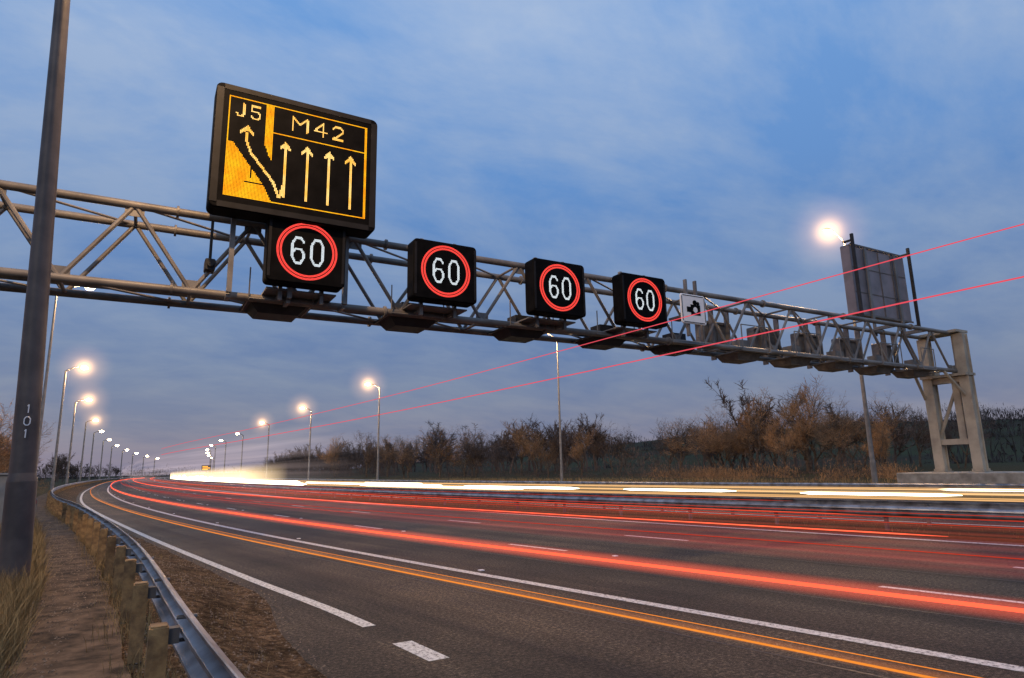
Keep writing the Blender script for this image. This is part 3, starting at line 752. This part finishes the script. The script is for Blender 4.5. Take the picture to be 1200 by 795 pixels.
# grass on verges
r=np.random.RandomState(11); VV=[];FF=[]; n=0
def blades(cnt,xy,hmin,hmax,w,thr=-.12):
    global n
    for _ in range(cnt):
        x,y=xy(); z=terr(x,y)
        if noise.noise(Vector((x*.9,y*.9,5)))<thr and r.rand()<.8: continue
        h=r.uniform(hmin,hmax); a=r.uniform(0,6.28); ln=r.uniform(.1,.9)*h; dx,dy=math.cos(a)*ln,math.sin(a)*ln; wx,wy=-math.sin(a)*w,math.cos(a)*w
        VV.extend([(x-wx,y-wy,z-.01),(x+wx,y+wy,z-.01),(x+dx*.4+wx*.7,y+dy*.4+wy*.7,z+h*.6),(x+dx*.4-wx*.7,y+dy*.4-wy*.7,z+h*.6),(x+dx,y+dy,z+h)])
        FF.append((n,n+1,n+2,n+3)); FF.append((n+3,n+2,n+4)); n+=5
def leftg():
    y=3.5+abs(r.normal(0,1))*13; x=S(y)+BAR(y)-1.02-abs(r.normal(0,1.3)); return x,y
def leftg2():
    y=r.uniform(5,16); x=S(y)+BAR(y)-1.15-abs(r.normal(0,.7)); return x,y
def barg():
    y=r.uniform(2,45); x=S(y)+BAR(y)+r.normal(-.08,.14); return x,y
def dirtg():
    y=r.uniform(5,60); t=r.uniform(.3,2.0); x=S(y)+EDGE(y)-t; return x,y
def resg():
    y=r.uniform(2,90); return S(y)+r.uniform(12.1,15.4),y
def farg():
    y=r.uniform(2,90); return S(y)+r.uniform(31.5,44),y
blades(36000,leftg,.12,.5,.0035); blades(10000,leftg2,.15,.55,.003,-.5); blades(7000,barg,.05,.28,.003); blades(8000,dirtg,.02,.10,.003,.0); blades(6000,resg,.06,.2,.006); blades(12000,farg,.15,.5,.014)
mesh_obj('verge_grass',VV,FF,M_grass)
VV=[];FF=[];n=0
for _ in range(12000):
    y=r.uniform(4,30); t=r.uniform(-.15,1.9) if r.rand()<.65 else r.uniform(2.2,3.2); x=S(y)+EDGE(y)-t; z=max(terr(x,y),0); s_=r.uniform(.006,.022)
    if t>2: z=.385
    q=[(x+s_*math.cos(a)*r.uniform(.6,1),y+s_*math.sin(a)*r.uniform(.6,1),z) for a in(0,1.57,3.14,4.71)]
    VV+=q+[(x,y,z+s_*.8)]; FF+=[(n,n+1,n+4),(n+1,n+2,n+4),(n+2,n+3,n+4),(n+3,n,n+4)]; n+=5
mesh_obj('gravel',VV,FF,M_stone)

R=empty('roadside_cabinet')
M_cab=worn('cabinet_paint',(.20,.22,.24),(.14,.155,.17),.5,0,2)
b=B(); b.box(-5.4,-3.75,28,28.7,.45,2.1,.05); b.box(-5.47,-3.68,27.95,28.76,2.1,2.18,.03); b.make('body',M_cab,R)
b=B(); b.box(-5.5,-3.65,27.9,28.8,.2,.45); b.make('base',M_conc,R)
b=B(); b.box(-4.585,-4.565,27.985,27.998,.5,2.05); b.box(-4.5,-4.46,27.96,27.998,1.2,1.4); b.make('door_trim',M_dark,R)
R=empty('marker_post'); b=B(); xm=S(30)+BAR(30)-1.1; b.box(xm-.05,xm+.05,30,30.04,.3,1.25,.02); b.make('post',M_polel,R)
b=B(); b.box(xm-.035,xm+.035,29.985,29.999,1.05,1.18); b.make('reflector',worn('reflector_red',(.5,.03,.02)),R)
for x,y,z,w,h in((23.5,300,4.6,1.8,1.1),):
    R=empty('lit_road_sign'); b=B(); b.box(x-w,x+w,y,y+.3,z-h,z+h,.1); b.make('housing',M_black,R)
    b=B(); b.rod((x,y+.5,0),(x,y+.5,z+h),.2); b.make('post',M_steel,R)
    b=B()
    for k in range(3): b.box(x-w*.8,x+w*(.8 if k%2 else .3),y-.05,y-.01,z-h*.75+k*h*.55,z-h*.75+k*h*.55+h*.28)
    b.make('lettering',M_amber,R)

# ------------------------------------------------------------ world
w=bpy.data.worlds.new('World'); scene.world=w; w.use_nodes=True; nt=w.node_tree; nt.nodes.clear()
out=N(nt,'OutputWorld'); tc=N(nt,'TexCoord'); sp=N(nt,'SeparateXYZ'); L(nt,tc.outputs['Generated'],sp.inputs[0])
gr=ramp(nt,[(0,(.22,.225,.32)),(.05,(.135,.18,.315)),(.2,(.09,.175,.39)),(.42,(.115,.265,.58)),(.75,(.18,.38,.76))],sp.outputs[2])
az=N(nt,'Math',operation='ADD'); az.inputs[1].default_value=.25; L(nt,sp.outputs[2],az.inputs[0])
dx=N(nt,'Math',operation='DIVIDE'); dy=N(nt,'Math',operation='DIVIDE'); L(nt,sp.outputs[0],dx.inputs[0]); L(nt,az.outputs[0],dx.inputs[1]); L(nt,sp.outputs[1],dy.inputs[0]); L(nt,az.outputs[0],dy.inputs[1])
cm=N(nt,'CombineXYZ'); L(nt,dx.outputs[0],cm.inputs[0]); L(nt,dy.outputs[0],cm.inputs[1])
mp=N(nt,'Mapping'); mp.inputs['Rotation'].default_value=(0,0,.5); mp.inputs['Scale'].default_value=(.9,1.5,1); mp.inputs['Location'].default_value=(3.3,1.2,0); L(nt,cm.outputs[0],mp.inputs[0])
n1=noisetex(nt,1.5,9,mp.outputs[0],.6); n1.inputs['Distortion'].default_value=.4
n2=noisetex(nt,4.5,6,mp.outputs[0],.6)
nm=N(nt,'Mix',data_type='FLOAT'); nm.inputs[0].default_value=.3; L(nt,n1.outputs[0],nm.inputs[2]); L(nt,n2.outputs[0],nm.inputs[3])
cl=ramp(nt,[(.39,(0,0,0)),(.60,(1,1,1))],nm.outputs[0])
cc=ramp(nt,[(0,(.25,.24,.315)),(.12,(.18,.235,.37)),(.3,(.225,.32,.51)),(.6,(.40,.51,.71))],sp.outputs[2])
mx=N(nt,'Mix',data_type='RGBA'); cf=N(nt,'Math',operation='MULTIPLY'); cf.inputs[1].default_value=.85; L(nt,cl.outputs[0],cf.inputs[0]); L(nt,cf.outputs[0],mx.inputs[0])
L(nt,gr.outputs[0],mx.inputs[6]); L(nt,cc.outputs[0],mx.inputs[7])
sky=N(nt,'TexSky',sky_type='NISHITA'); sky.sun_disc=False; sky.sun_elevation=math.radians(1); sky.sun_rotation=math.radians(-60)
b1=N(nt,'Background'); b1.inputs[1].default_value=.97; L(nt,mx.outputs[2],b1.inputs[0])
b2=N(nt,'Background'); b2.inputs[1].default_value=.05; L(nt,sky.outputs[0],b2.inputs[0])
ad=N(nt,'AddShader'); L(nt,b1.outputs[0],ad.inputs[0]); L(nt,b2.outputs[0],ad.inputs[1]); L(nt,ad.outputs[0],out.inputs[0])
sl=bpy.data.lights.new('sun','SUN'); sl.energy=.45; sl.angle=math.radians(20); sl.color=(1,.84,.68)
so=bpy.data.objects.new('sun',sl); so.rotation_euler=(math.radians(62),0,math.radians(-38)); scene.collection.objects.link(so)

# ------------------------------------------------------------ camera
f=751.
Yc=Vector((-435,-160,-f)).normalized(); Xc=Vector((1343,-123,-f)); Xc=(Xc-Yc*Xc.dot(Yc)).normalized(); Zc=Xc.cross(Yc)
cam=bpy.data.cameras.new('camera'); cam.sensor_width=36; cam.lens=36*f/1200; cam.clip_end=8000; cam.clip_start=.05
co=bpy.data.objects.new('camera',cam); scene.collection.objects.link(co)
Mw_=Matrix((Xc,Yc,Zc)).to_4x4(); Mw_.translation=Vector((0,0,2.0)); co.matrix_world=Mw_
scene.camera=co
